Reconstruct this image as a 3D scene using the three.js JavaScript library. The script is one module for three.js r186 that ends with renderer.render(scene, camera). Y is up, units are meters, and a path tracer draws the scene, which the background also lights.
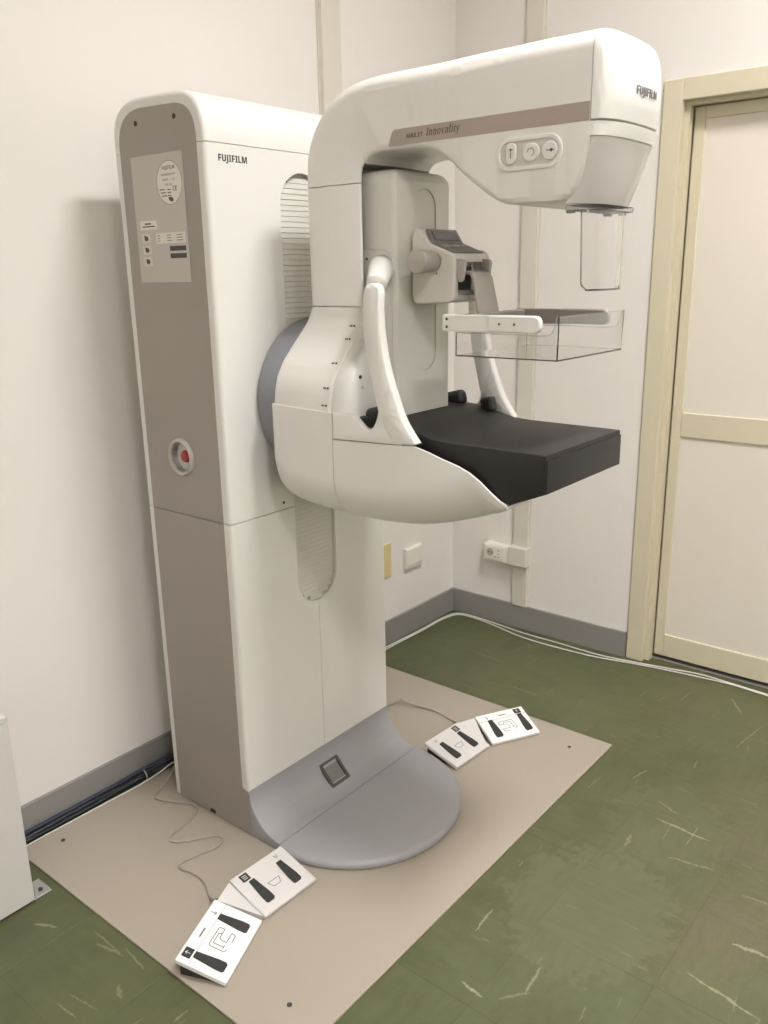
import * as THREE from 'three';
import { RoundedBoxGeometry } from 'three/addons/geometries/RoundedBoxGeometry.js';
import { RectAreaLightUniformsLib } from 'three/addons/lights/RectAreaLightUniformsLib.js';
import { FontLoader } from 'three/addons/loaders/FontLoader.js';
import { TextGeometry } from 'three/addons/geometries/TextGeometry.js';
import { mergeGeometries, mergeVertices, toCreasedNormals } from 'three/addons/utils/BufferGeometryUtils.js';
import { ImprovedNoise } from 'three/addons/math/ImprovedNoise.js';
import { Brush, Evaluator, SUBTRACTION, INTERSECTION } from 'three-bvh-csg';

// ---------------------------------------------------------------- camera, lamps, exposure
// metres; x = 0 is the machine's plane of symmetry, z = 0 the wall behind it, y = 0 the floor
const scene = new THREE.Scene();
scene.background = new THREE.Color(0x000000);
const CAM = { x: -1.6707, y: 1.5534, z: 2.1345, yaw: 0.8848, pitch: -0.2769, roll: -0.0175 };
const camera = new THREE.PerspectiveCamera(2 * Math.atan(512 / 844.43) * 180 / Math.PI, 768 / 1024, 0.05, 50);
{
  const cp = Math.cos(CAM.pitch), sp = Math.sin(CAM.pitch), cy = Math.cos(CAM.yaw), sy = Math.sin(CAM.yaw);
  const f = new THREE.Vector3(cp * sy, sp, -cp * cy), r = new THREE.Vector3(cy, 0, sy), u = new THREE.Vector3().crossVectors(r, f);
  const up = u.multiplyScalar(Math.cos(CAM.roll)).addScaledVector(r, -Math.sin(CAM.roll));
  camera.position.set(CAM.x, CAM.y, CAM.z);
  camera.up.copy(up);
  camera.lookAt(camera.position.clone().add(f));
}
const renderer = new THREE.WebGLRenderer({ antialias: true });
renderer.toneMapping = THREE.LinearToneMapping;
renderer.toneMappingExposure = 1.0;
renderer.shadowMap.enabled = true;
RectAreaLightUniformsLib.init();
const ROOM = { x0: -3.0, x1: 1.441, z0: 0, z1: 4.8, h: 4.0 };
const LAMP_COLOUR = new THREE.Color(0.985, 0.985, 1.0);
const LAMP_W = 0.7, LAMP_D = 0.4;
const LAMPS = [[0.0, 2.15, 144], [-1.9, 3.5, 140]];   // x, z, radiance of the ceiling panels
function lampLight(x, z, power) {
  const l = new THREE.RectAreaLight(LAMP_COLOUR, power, LAMP_W, LAMP_D);
  l.position.set(x, ROOM.h - 0.034, z); l.lookAt(x, 0, z); l.castShadow = true;
  l.name = 'lamp_light'; return l;
}

// ---------------------------------------------------------------- helpers
let seed = 7;
const rnd = () => { seed = (seed * 1664525 + 1013904223) >>> 0; return seed / 4294967296; };
const noise = new ImprovedNoise();
const V3 = (x, y, z) => new THREE.Vector3(x, y, z);
const taken = new Map();
function numbered(n) { const k = taken.get(n) || 0; taken.set(n, k + 1); return k ? `${n}_${String(k).padStart(3, '0')}` : n; }
function group(name, parent) { const g = new THREE.Group(); g.name = name; parent.add(g); return g; }
function thing(name, label, category, grp) {
  const g = group(numbered(name), scene); g.userData = { label, category }; if (grp) g.userData.group = grp; return g;
}
function mesh(name, geo, mat, parent, pos, rot) {
  const m = new THREE.Mesh(geo, mat); m.name = name; m.castShadow = m.receiveShadow = true;
  if (pos) m.position.set(...pos); if (rot) m.rotation.set(...rot); parent.add(m); return m;
}
function structure(o, label) { o.userData.kind = 'structure'; if (label) o.userData.label = label; return o; }
const box = (w, h, d) => new THREE.BoxGeometry(w, h, d);
const rbox = (w, h, d, r, s = 3) => new RoundedBoxGeometry(w, h, d, s, r);
const span = (x0, x1, y0, y1, z0, z1) => box(x1 - x0, y1 - y0, z1 - z0).translate((x0 + x1) / 2, (y0 + y1) / 2, (z0 + z1) / 2);
const rspan = (x0, x1, y0, y1, z0, z1, r) => rbox(x1 - x0, y1 - y0, z1 - z0, r).translate((x0 + x1) / 2, (y0 + y1) / 2, (z0 + z1) / 2);
// polygon in (z, y) extruded along x from xa to xb with a rounded rim
function sideExtrude(pts, xa, xb, bevel = 0, seg = 4, curve = 12) {
  const s = pts instanceof THREE.Shape ? pts : new THREE.Shape(pts.map(p => new THREE.Vector2(p[0], p[1])));
  const g = new THREE.ExtrudeGeometry(s, { depth: xb - xa - 2 * bevel, bevelEnabled: bevel > 0, bevelSize: bevel, bevelThickness: bevel, bevelOffset: -bevel, bevelSegments: seg, curveSegments: curve });
  // shape (X,Y,depth) -> world (z = X, y = Y, x = xb - depth)
  g.applyMatrix4(new THREE.Matrix4().set(0, 0, -1, xb - bevel, 0, 1, 0, 0, 1, 0, 0, 0, 0, 0, 0, 1));
  return g;
}
// shape in (x, y) extruded along z
function frontExtrude(shape, za, zb, bevel = 0, curve = 16) {
  const g = new THREE.ExtrudeGeometry(shape, { depth: zb - za - 2 * bevel, bevelEnabled: bevel > 0, bevelSize: bevel, bevelThickness: bevel, bevelOffset: -bevel, bevelSegments: 3, curveSegments: curve });
  return g.translate(0, 0, za + bevel);
}
function stadium(w, y0, y1, cx = 0) {
  const s = new THREE.Shape();
  s.moveTo(cx + w, y0 + w); s.lineTo(cx + w, y1 - w); s.absarc(cx, y1 - w, w, 0, Math.PI, false);
  s.lineTo(cx - w, y0 + w); s.absarc(cx, y0 + w, w, Math.PI, 2 * Math.PI, false); return s;
}
function roundRect(x0, x1, y0, y1, r) {
  const q = Array.isArray(r) ? r : [r, r, r, r]; const s = new THREE.Shape();   // radii: bl, br, tr, tl
  s.moveTo(x0 + q[0], y0); s.lineTo(x1 - q[1], y0); if (q[1]) s.absarc(x1 - q[1], y0 + q[1], q[1], -Math.PI / 2, 0, false);
  s.lineTo(x1, y1 - q[2]); if (q[2]) s.absarc(x1 - q[2], y1 - q[2], q[2], 0, Math.PI / 2, false);
  s.lineTo(x0 + q[3], y1); if (q[3]) s.absarc(x0 + q[3], y1 - q[3], q[3], Math.PI / 2, Math.PI, false);
  s.lineTo(x0, y0 + q[0]); if (q[0]) s.absarc(x0 + q[0], y0 + q[0], q[0], Math.PI, 1.5 * Math.PI, false); return s;
}
// skin through a list of rings (arrays of Vector3); rings may be open
function loft(rings, { closed = true, caps = true, crease = 0.7 } = {}) {
  const n = rings[0].length, pos = [], idx = [];
  for (const r of rings) for (const p of r) pos.push(p.x, p.y, p.z);
  const m = closed ? n : n - 1;
  for (let i = 0; i < rings.length - 1; i++) for (let j = 0; j < m; j++) {
    const a = i * n + j, b = i * n + (j + 1) % n, c = a + n, d = b + n; idx.push(a, b, d, a, d, c);
  }
  if (caps) for (const [i, flip] of [[0, true], [rings.length - 1, false]]) {
    const c = rings[i].reduce((s, p) => s.add(p), V3(0, 0, 0)).multiplyScalar(1 / n), k = pos.length / 3; pos.push(c.x, c.y, c.z);
    for (let j = 0; j < m; j++) { const a = i * n + j, b = i * n + (j + 1) % n; if (flip) idx.push(k, b, a); else idx.push(k, a, b); }
  }
  let g = new THREE.BufferGeometry();
  g.setAttribute('position', new THREE.Float32BufferAttribute(pos, 3)); g.setIndex(idx);
  // orient outward by signed volume
  let vol = 0; const P = i => V3(pos[3 * i], pos[3 * i + 1], pos[3 * i + 2]);
  for (let i = 0; i < idx.length; i += 3) vol += P(idx[i]).dot(P(idx[i + 1]).cross(P(idx[i + 2])));
  if (vol < 0) { for (let i = 0; i < idx.length; i += 3) { const t = idx[i]; idx[i] = idx[i + 1]; idx[i + 1] = t; } g.setIndex(idx); }
  g = toCreasedNormals(g, crease);
  const c = g.attributes.position.count, uv = new Float32Array(c * 2);
  for (let i = 0; i < c; i++) { uv[2 * i] = g.attributes.position.getX(i) + g.attributes.position.getZ(i); uv[2 * i + 1] = g.attributes.position.getY(i); }
  g.setAttribute('uv', new THREE.BufferAttribute(uv, 2)); return g;
}
// rounded rectangle ring: centre c, unit axes a and b, half sizes ha, hb, radii for (+a+b, -a+b, -a-b, +a-b)
function ring(c, a, b, ha, hb, rad, seg = 6) {
  const out = [], q = [[1, 1], [-1, 1], [-1, -1], [1, -1]];
  q.forEach(([sa, sb], k) => {
    const r = Math.min(rad[k], ha, hb), P = (t, da, db) => c.clone().addScaledVector(a, sa * (ha - r) + r * Math.cos(t) + da).addScaledVector(b, sb * (hb - r) + r * Math.sin(t) + db);
    const e = Math.min(0.0015, (Math.min(ha, hb) - r) * 0.5), t0 = Math.PI / 2 * k, t1 = t0 + Math.PI / 2;
    out.push(P(t0, e * Math.cos(t0 - Math.PI / 2), e * Math.sin(t0 - Math.PI / 2)));   // guard points keep the flats flat
    for (let i = 0; i <= seg; i++) {
      const t = Math.PI / 2 * (k + i / seg);
      out.push(c.clone().addScaledVector(a, sa * (ha - r) + r * Math.cos(t)).addScaledVector(b, sb * (hb - r) + r * Math.sin(t)));
    }
    out.push(P(t1, e * Math.cos(t1 + Math.PI / 2), e * Math.sin(t1 + Math.PI / 2)));
  });
  return out;
}
function tube(pts, r, seg = 64, rad = 8) { return new THREE.TubeGeometry(new THREE.CatmullRomCurve3(pts.map(p => V3(...p)), false, 'centripetal'), seg, r, rad, false); }
const ev = new Evaluator();
function csg(a, b, op) {
  const strip = g => { g = g.index ? g.toNonIndexed() : g; for (const k of Object.keys(g.attributes)) if (!['position', 'normal', 'uv'].includes(k)) g.deleteAttribute(k); g.clearGroups(); return g; };
  const A = new Brush(strip(a)), B = new Brush(strip(b)); A.updateMatrixWorld(); B.updateMatrixWorld(); ev.useGroups = false;
  const g = ev.evaluate(A, B, op).geometry; g.clearGroups(); return g;
}
const cut = (a, ...bs) => bs.reduce((g, b) => csg(g, b, SUBTRACTION), a);
const keep = (a, b) => csg(a, b, INTERSECTION);
function canvas(w, h, draw) {
  const c = document.createElement('canvas'); c.width = w; c.height = h; const x = c.getContext('2d'); draw(x, w, h);
  const t = new THREE.CanvasTexture(c); t.colorSpace = THREE.SRGBColorSpace; t.anisotropy = 8; return t;
}
function greyTexture(n, fn, rep) {
  const d = new Uint8Array(n * n * 4);
  for (let j = 0; j < n; j++) for (let i = 0; i < n; i++) { const v = Math.max(0, Math.min(255, fn(i / n, j / n) * 255)); const k = 4 * (j * n + i); d[k] = d[k + 1] = d[k + 2] = v; d[k + 3] = 255; }
  const t = new THREE.DataTexture(d, n, n); t.wrapS = t.wrapT = THREE.RepeatWrapping; t.magFilter = THREE.LinearFilter; t.minFilter = THREE.LinearMipmapLinearFilter; t.generateMipmaps = true; t.repeat.set(rep, rep); t.needsUpdate = true; return t;
}
const font = await new FontLoader().loadAsync('fonts/droid/droid_sans_bold.typeface.json');
// flat lettering centred on the origin in the xy plane, w x h metres
function lettering(str, w, h, depth = 0.0006) {
  const g = new TextGeometry(str, { font, size: 1, depth: 1, curveSegments: 5, bevelEnabled: false }); g.computeBoundingBox(); const b = g.boundingBox;
  g.translate(-(b.min.x + b.max.x) / 2, -(b.min.y + b.max.y) / 2, 0); g.scale(w / (b.max.x - b.min.x), h / (b.max.y - b.min.y), depth); return g;
}

// ---------------------------------------------------------------- materials
const std = (color, roughness = 0.5, o = {}) => new THREE.MeshStandardMaterial({ color, roughness, ...o });
const plasterBump = greyTexture(256, (u, v) => 0.5 + 0.25 * noise.noise(u * 24, v * 24, 1) + 0.25 * noise.noise(u * 64, v * 64, 5), 2);
const M = {
  wall: std('#e8e3dd', 0.85, { bumpMap: plasterBump, bumpScale: 0.0008 }),
  ceiling: std('#e8e4dc', 0.9),
  baseboard: std('#8a8783', 0.55),
  cream: std('#d3cab0', 0.45),
  creamPanel: std('#e3dbce', 0.5),
  duct: std('#d8d2c5', 0.5),
  socketWhite: std('#e8e2d8', 0.4),
  beigePlate: std('#d6c691', 0.5),
  dark: std('#1c1b1a', 0.6),
  slotDark: std('#3b3935', 0.7),
  white: std('#dedcd6', 0.38),
  white2: std('#e3e0da', 0.32),
  warmGrey: std('#9b938b', 0.5),
  plateGrey: std('#b7b0a8', 0.5),
  hub: std('#86878b', 0.45),
  base: std('#9b9a9b', 0.42),
  slat: std('#cfccc4', 0.5),
  carriage: std('#d3d1c9', 0.42),
  knob: std('#a9a299', 0.45),
  unit: std('#d2cdc3', 0.42),
  bezel: std('#6f6966', 0.5),
  screen: std('#3d3a39', 0.3),
  tableTop: std('#1f1c1a', 0.55),
  lever: std('#252423', 0.45),
  armGrey: std('#a59f98', 0.42),
  red: std('#a63832', 0.35),
  ink: std('#2c2a28', 0.6),
  greyInk: std('#6c6865', 0.6),
  steelPlate: std('#a19789', 0.42),
  rubber: std('#2b2a28', 0.7),
  pedalWhite: std('#eceae6', 0.4),
  pedalGrey: std('#cfcbc7', 0.42),
  pedalBase: std('#3a3836', 0.6),
  cord: std('#9c958a', 0.5),
  cableWhite: std('#d7d3cb', 0.45),
  cableBlack: std('#26262a', 0.5),
  cableBlue: std('#252b3f', 0.5),
  metal: std('#b9b9b8', 0.35, { metalness: 0.8 }),
  cabinet: std('#cdcac4', 0.5),
  acrylic: new THREE.MeshPhysicalMaterial({ color: '#ffffff', roughness: 0.02, transmission: 1, thickness: 0.003, ior: 1.49, attenuationColor: new THREE.Color('#cbc7c2'), attenuationDistance: 0.02 }),
  clearPane: new THREE.MeshPhysicalMaterial({ color: '#ffffff', roughness: 0.02, transmission: 1, thickness: 0, ior: 1.49 }),
  hood: new THREE.MeshPhysicalMaterial({ color: '#efebe8', roughness: 0.2, transmission: 0.3, thickness: 0, ior: 1.45 }),
  lampGlow: std('#ffffff', 0.6, { emissive: LAMP_COLOUR, emissiveIntensity: 3 }),
};

// ---------------------------------------------------------------- room shell
const W = 0.15;
{
  const { x0, x1, z0, z1, h } = ROOM;
  structure(mesh('wall_back', span(x0 - W, x1 + W, -0.1, h + W, z0 - W, z0), M.wall, scene), 'off-white plaster wall behind the machine');
  structure(mesh('wall_left', span(x0 - W, x0, -0.1, h + W, z0, z1), M.wall, scene), 'off-white plaster wall opposite the door');
  structure(mesh('wall_front', span(x0 - W, x1 + W, -0.1, h + W, z1, z1 + W), M.wall, scene), 'off-white plaster wall facing the machine');
  // right wall with the door opening
  const dz0 = 0.940, dz1 = 1.86, dh = 2.107;
  const wr = structure(mesh('wall_right', mergeGeometries([span(x1, x1 + W, -0.1, h + W, z0, dz0), span(x1, x1 + W, -0.1, h + W, dz1, z1), span(x1, x1 + W, dh, h + W, dz0, dz1)]), M.wall, scene), 'off-white plaster wall with the cream door');
  structure(mesh('ceiling', span(x0 - W, x1 + W, h, h + W, z0 - W, z1 + W), M.ceiling, scene), 'white ceiling');
  const bb = 0.012;
  structure(mesh('baseboard_back', span(x0, x1, 0, 0.108, z0, z0 + bb), M.baseboard, scene), 'grey vinyl baseboard behind the machine');
  structure(mesh('baseboard_right', mergeGeometries([span(x1 - bb, x1, 0, 0.108, z0 + bb, 0.872), span(x1 - bb, x1, 0, 0.108, 1.93, z1)]), M.baseboard, scene), 'grey vinyl baseboard on the door wall');
  structure(mesh('baseboard_left', span(x0, x0 + bb, 0, 0.108, z0 + bb, z1 - bb), M.baseboard, scene), 'grey vinyl baseboard opposite the door');
  structure(mesh('baseboard_front', span(x0, x1, 0, 0.108, z1 - bb, z1), M.baseboard, scene), 'grey vinyl baseboard facing the machine');
  // door
  const d = structure(group('door_1', scene), 'cream framed door with pale panels');
  const fx = x1 - 0.012;
  mesh('frame_post', rspan(fx, x1 + 0.055, 0, 2.17, 0.876, 0.946, 0.004), M.cream, d);
  mesh('frame_post', rspan(fx, x1 + 0.055, 0, 2.17, 1.854, 1.924, 0.004), M.cream, d);
  mesh('frame_head', rspan(fx, x1 + 0.055, 2.1, 2.17, 0.9455, 1.8545, 0.004), M.cream, d);
  mesh('door_stop', span(x1 + 0.02, x1 + 0.056, 0, 2.099, 0.9462, 0.962), M.cream, d);
  mesh('door_stop', span(x1 + 0.02, x1 + 0.056, 0, 2.099, 1.838, 1.8538), M.cream, d);
  mesh('door_stop', span(x1 + 0.02, x1 + 0.056, 2.088, 2.0995, 0.9625, 1.8375), M.cream, d);
  const lx = x1 + 0.06, z0d = 0.9655, z1d = 1.8345;
  mesh('door_stile', rspan(lx, lx + 0.035, 0.018, 2.0855, z0d, z0d + 0.038, 0.003), M.cream, d);
  mesh('door_stile', rspan(lx, lx + 0.035, 0.018, 2.0855, z1d - 0.038, z1d, 0.003), M.cream, d);
  for (const [a, b] of [[0.018, 0.112], [0.93, 1.022], [2.045, 2.0855]]) mesh('door_rail', rspan(lx, lx + 0.035, a, b, z0d + 0.0385, z1d - 0.0385, 0.003), M.cream, d);
  for (const [a, b] of [[0.11, 0.932], [1.02, 2.047]]) mesh('door_panel', span(lx + 0.008, lx + 0.027, a, b, z0d + 0.037, z1d - 0.037), M.creamPanel, d);
  mesh('threshold', span(x1 + 0.056, x1 + W, -0.1, 0.001, dz0, dz1), M.baseboard, d);
  mesh('corridor_backing', span(x1 + 0.1, x1 + W, 0.001, dh, dz0, dz1), M.cream, d);
}

// floor: 30 cm marbled tiles, veins turned a quarter from tile to tile
const T0X = 0.785 - 0.3 * 8, T0Z = 1.32 - 0.3 * 5, TEX = 3.6;
const floorTexture = (() => {
  const n = 2048, acc = new Float32Array(n * n * 3), ppm = n / TEX;
  const hash = (i, j, k) => { const s = Math.sin(i * 127.1 + j * 311.7 + k * 74.7) * 43758.5453; return s - Math.floor(s); };
  // worn pale patches and brown staining, at the places they have in the photograph (x, z, radii, amount)
  const worn = [[0.02, 1.395, 0.24, 0.20, 0.85], [0.46, 1.42, 0.20, 0.16, 0.55], [0.85, 1.02, 0.3, 0.13, 0.25], [1.15, 1.45, 0.2, 0.3, 0.25], [-0.28, 1.3, 0.1, 0.12, 0.2]];
  const brown = [[0.16, 1.70, 0.17, 0.12, 0.6], [0.52, 1.66, 0.17, 0.10, 0.45], [0.0, 1.63, 0.12, 0.07, 0.4], [0.72, 1.55, 0.12, 0.1, 0.3], [1.25, 1.2, 0.15, 0.1, 0.25], [0.35, 1.85, 0.2, 0.15, 0.5]];
  for (let j = 0; j < n; j++) for (let i = 0; i < n; i++) {
    const x = T0X + i / ppm, z = T0Z + j / ppm, ti = Math.floor(i / n * 12), tj = Math.floor(j / n * 12);
    const turn = (ti + tj) & 1, a = turn ? x : z, b = turn ? z : x, h = hash(ti, tj, 1);
    const broad = noise.noise(x * 5, z * 5, 3.3), grain = noise.noise(a * 14, b * 70, h * 50), fine = noise.noise(a * 90, b * 260, h * 50 + 9), dots = noise.noise(x * 500, z * 500, 2);
    let s = 1 + 0.10 * (h - 0.5) + 0.12 * broad + 0.12 * noise.noise(x * 11, z * 11, 8.1) + 0.07 * noise.noise(x * 33, z * 33, 2.2) + 0.10 * grain + 0.06 * fine + 0.04 * dots;
    let r = 0.083 * s, g = 0.090 * s, bl = 0.038 * s;
    const edge = 0.22 * noise.noise(x * 16, z * 16, 7) + 0.22 * noise.noise(x * 45, z * 45, 17) + 0.12 * noise.noise(x * 130, z * 130, 4);
    for (const [cx, cz, rx, rz, k] of worn) {
      const q = Math.hypot((x - cx) / rx, (z - cz) / rz) + edge; if (q < 1.06) { const m = k * Math.min(1, (1.06 - q) / 0.12) * (0.85 + 0.3 * grain); r += (0.112 - r) * m; g += (0.119 - g) * m; bl += (0.058 - bl) * m; }
    }
    for (const [cx, cz, rx, rz, k] of brown) {
      const q = Math.hypot((x - cx) / rx, (z - cz) / rz) + 1.6 * edge; if (q < 1.1) { const m = k * Math.min(1, (1.1 - q) / 0.5) * (0.6 + 0.8 * Math.max(0, 0.5 + fine + grain)); r += (0.122 - r) * m; g += (0.104 - g) * m; bl += (0.064 - bl) * m; }
    }
    const k = 3 * (j * n + i); acc[k] = r; acc[k + 1] = g; acc[k + 2] = bl;
  }
  // pale veins: ragged slivers (x, z centre, half length, half width, direction, strength)
  function vein(x, z, L, wd, ang, k) {
    const c = Math.cos(ang), s = Math.sin(ang), i0 = Math.floor((x - L - T0X) * ppm), i1 = Math.ceil((x + L - T0X) * ppm), j0 = Math.floor((z - L - T0Z) * ppm), j1 = Math.ceil((z + L - T0Z) * ppm);
    const ph = rnd() * 100;
    for (let j = j0; j <= j1; j++) for (let i = i0; i <= i1; i++) {
      const dx = T0X + i / ppm - x, dz = T0Z + j / ppm - z, u = (dx * c + dz * s) / L; if (Math.abs(u) > 1) continue;
      const bend = 0.8 * wd * noise.noise(u * 2, ph, 0), v = Math.abs(-dx * s + dz * c - bend) / (wd * Math.pow(1 - u * u, 0.6) * (0.7 + 0.7 * noise.noise(u * 9, ph, 4)) + 1e-5);
      if (v > 1.3) continue; const m = k * Math.min(1, (1.3 - v) / 0.6) * (0.75 + 0.5 * noise.noise(u * 16, v * 2, ph));
      const q = 3 * ((((j % n) + n) % n) * n + (((i % n) + n) % n)); acc[q] += (0.37 - acc[q]) * m; acc[q + 1] += (0.345 - acc[q + 1]) * m; acc[q + 2] += (0.235 - acc[q + 2]) * m;
    }
  }
  for (let tj = 0; tj < 12; tj++) for (let ti = 0; ti < 12; ti++) {
    const turn = (ti + tj) & 1, cnt = 2 + Math.floor(rnd() * 4);
    for (let q = 0; q < cnt; q++) vein(T0X + 0.3 * (ti + 0.1 + 0.8 * rnd()), T0Z + 0.3 * (tj + 0.1 + 0.8 * rnd()), 0.012 + 0.05 * rnd() * rnd(), 0.0012 + 0.003 * rnd() * rnd(), (turn ? 0 : Math.PI / 2) + 0.3 * (rnd() - 0.5), 0.15 + 0.4 * rnd());
  }
  for (const [x0, z0, x1, z1, wd, k] of [[0.473, 1.386, 0.462, 1.549, 0.005, 0.85], [0.12, 1.715, 0.13, 1.80, 0.008, 0.8], [-0.03, 1.66, -0.062, 1.83, 0.005, 0.6], [-0.222, 1.212, -0.13, 1.206, 0.004, 0.75], [-0.37, 1.27, -0.378, 1.335, 0.005, 0.85], [-0.31, 1.40, -0.22, 1.394, 0.005, 0.6], [-0.36, 1.36, -0.30, 1.41, 0.004, 0.4], [0.56, 1.36, 0.53, 1.43, 0.005, 0.4], [1.34, 1.33, 1.24, 1.40, 0.006, 0.5], [1.2, 1.48, 1.0, 1.45, 0.004, 0.45], [0.33, 1.48, 0.35, 1.6, 0.005, 0.45], [-0.88, 0.33, -0.85, 0.39, 0.005, 0.6], [-0.82, 0.51, -0.8, 0.6, 0.005, 0.4], [-0.86, 0.66, -0.88, 0.70, 0.007, 0.4], [0.36, 1.36, 0.30, 1.37, 0.008, 0.4], [0.62, 1.25, 0.70, 1.27, 0.004, 0.5], [0.3, 1.68, 0.31, 1.76, 0.004, 0.4], [0.93, 0.62, 0.92, 0.75, 0.004, 0.4], [1.1, 0.35, 1.09, 0.5, 0.004, 0.35]])
    vein((x0 + x1) / 2, (z0 + z1) / 2, Math.hypot(x1 - x0, z1 - z0) / 2, wd, Math.atan2(z1 - z0, x1 - x0), k);
  const d = new Uint8Array(n * n * 4), e = v => { v = Math.max(0, Math.min(1, v)); return 255 * (v <= 0.0031308 ? 12.92 * v : 1.055 * Math.pow(v, 1 / 2.4) - 0.055); };
  for (let i = 0; i < n * n; i++) { d[4 * i] = e(acc[3 * i]); d[4 * i + 1] = e(acc[3 * i + 1]); d[4 * i + 2] = e(acc[3 * i + 2]); d[4 * i + 3] = 255; }
  const t = new THREE.DataTexture(d, n, n); t.colorSpace = THREE.SRGBColorSpace; t.wrapS = t.wrapT = THREE.RepeatWrapping; t.magFilter = THREE.LinearFilter; t.minFilter = THREE.LinearMipmapLinearFilter; t.generateMipmaps = true; t.anisotropy = 8; t.needsUpdate = true; return t;
})();
{
  const fl = structure(group('floor', scene), 'green marbled vinyl tile floor');
  const mat = new THREE.MeshStandardMaterial({ map: floorTexture, roughness: 0.48 });
  mesh('screed', span(ROOM.x0 - W, ROOM.x1 + 0.056, -0.1, -0.0012, ROOM.z0 - W, ROOM.z1 + W), std('#474b30', 0.8), fl);
  const X0 = ROOM.x0, X1 = ROOM.x1 + 0.056, Z0 = ROOM.z0, Z1 = ROOM.z1, gap = 0.0002, ch = 0.0004;
  for (let i = -8; i < 14; i++) for (let j = -2; j < 16; j++) {
    let xa = Math.max(T0X + 0.3 * i + gap, X0), xb = Math.min(T0X + 0.3 * (i + 1) - gap, X1), za = Math.max(T0Z + 0.3 * j + gap, Z0), zb = Math.min(T0Z + 0.3 * (j + 1) - gap, Z1);
    if (xb - xa < 0.004 || zb - za < 0.004) continue;
    const P = [], UV = [], N = [], I = [];
    const c = [[xa, za], [xb, za], [xb, zb], [xa, zb]], t = [[xa + ch, za + ch], [xb - ch, za + ch], [xb - ch, zb - ch], [xa + ch, zb - ch]];
    const quad = (q, nn) => { const k = P.length / 3; for (const [x, y, z] of q) { P.push(x, y, z); UV.push((x - T0X) / TEX, (z - T0Z) / TEX); N.push(...nn); } I.push(k, k + 2, k + 1, k, k + 3, k + 2); };
    quad(t.map(([x, z]) => [x, 0, z]), [0, 1, 0]);
    for (let s = 0; s < 4; s++) { const u = (s + 1) % 4, nn = [[0, 0.7, -0.7], [0.7, 0.7, 0], [0, 0.7, 0.7], [-0.7, 0.7, 0]][s]; quad([[c[s][0], -0.0013, c[s][1]], [c[u][0], -0.0013, c[u][1]], [t[u][0], 0, t[u][1]], [t[s][0], 0, t[s][1]]], nn); }
    const g = new THREE.BufferGeometry(); g.setAttribute('position', new THREE.Float32BufferAttribute(P, 3)); g.setAttribute('normal', new THREE.Float32BufferAttribute(N, 3)); g.setAttribute('uv', new THREE.Float32BufferAttribute(UV, 2)); g.setIndex(I);
    mesh('floor_tile', g, mat, fl);
  }
}

// ceiling lamps (outside the frame; their light is what the picture shows)
LAMPS.forEach(([x, z, power], i) => {
  const l = thing('ceiling_lamp', i ? 'white ceiling panel lamp over the empty half of the room' : 'white ceiling panel lamp in front of the machine', 'lamp');
  l.position.set(x, ROOM.h, z);
  const s = roundRect(-LAMP_W / 2 - 0.03, LAMP_W / 2 + 0.03, -LAMP_D / 2 - 0.03, LAMP_D / 2 + 0.03, 0.01); s.holes.push(roundRect(-LAMP_W / 2 - 0.005, LAMP_W / 2 + 0.005, -LAMP_D / 2 - 0.005, LAMP_D / 2 + 0.005, 0.004));
  mesh('lamp_frame', new THREE.ExtrudeGeometry(s, { depth: 0.03, bevelEnabled: false }).rotateX(Math.PI / 2), M.socketWhite, l);
  const sk = 0.18, wt = 0.004, hx = LAMP_W / 2 + 0.008, hz = LAMP_D / 2 + 0.008;
  for (const k of [-1, 1]) {   // deep sides of the lamp trough
    mesh('trough_side', box(wt, sk, 2 * hz), M.socketWhite, l, [k * hx, -0.03 - sk / 2, 0]);
    mesh('trough_side', box(2 * hx + wt, sk, wt), M.socketWhite, l, [0, -0.03 - sk / 2, k * (hz + wt / 2)]);
  }
  mesh('diffuser', box(LAMP_W + 0.008, 0.01, LAMP_D + 0.008), M.lampGlow, l, [0, -0.022, 0]);
  const light = lampLight(0, 0, power); light.position.set(0, -0.0335, 0); light.rotation.set(-Math.PI / 2, 0, 0); l.add(light);
});

// ---------------------------------------------------------------- mammography machine
const machine = thing('mammography_machine', 'large white and grey mammography machine with arm, black table and tall column', 'medical machine');
const PLATE_T = 0.006;

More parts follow.
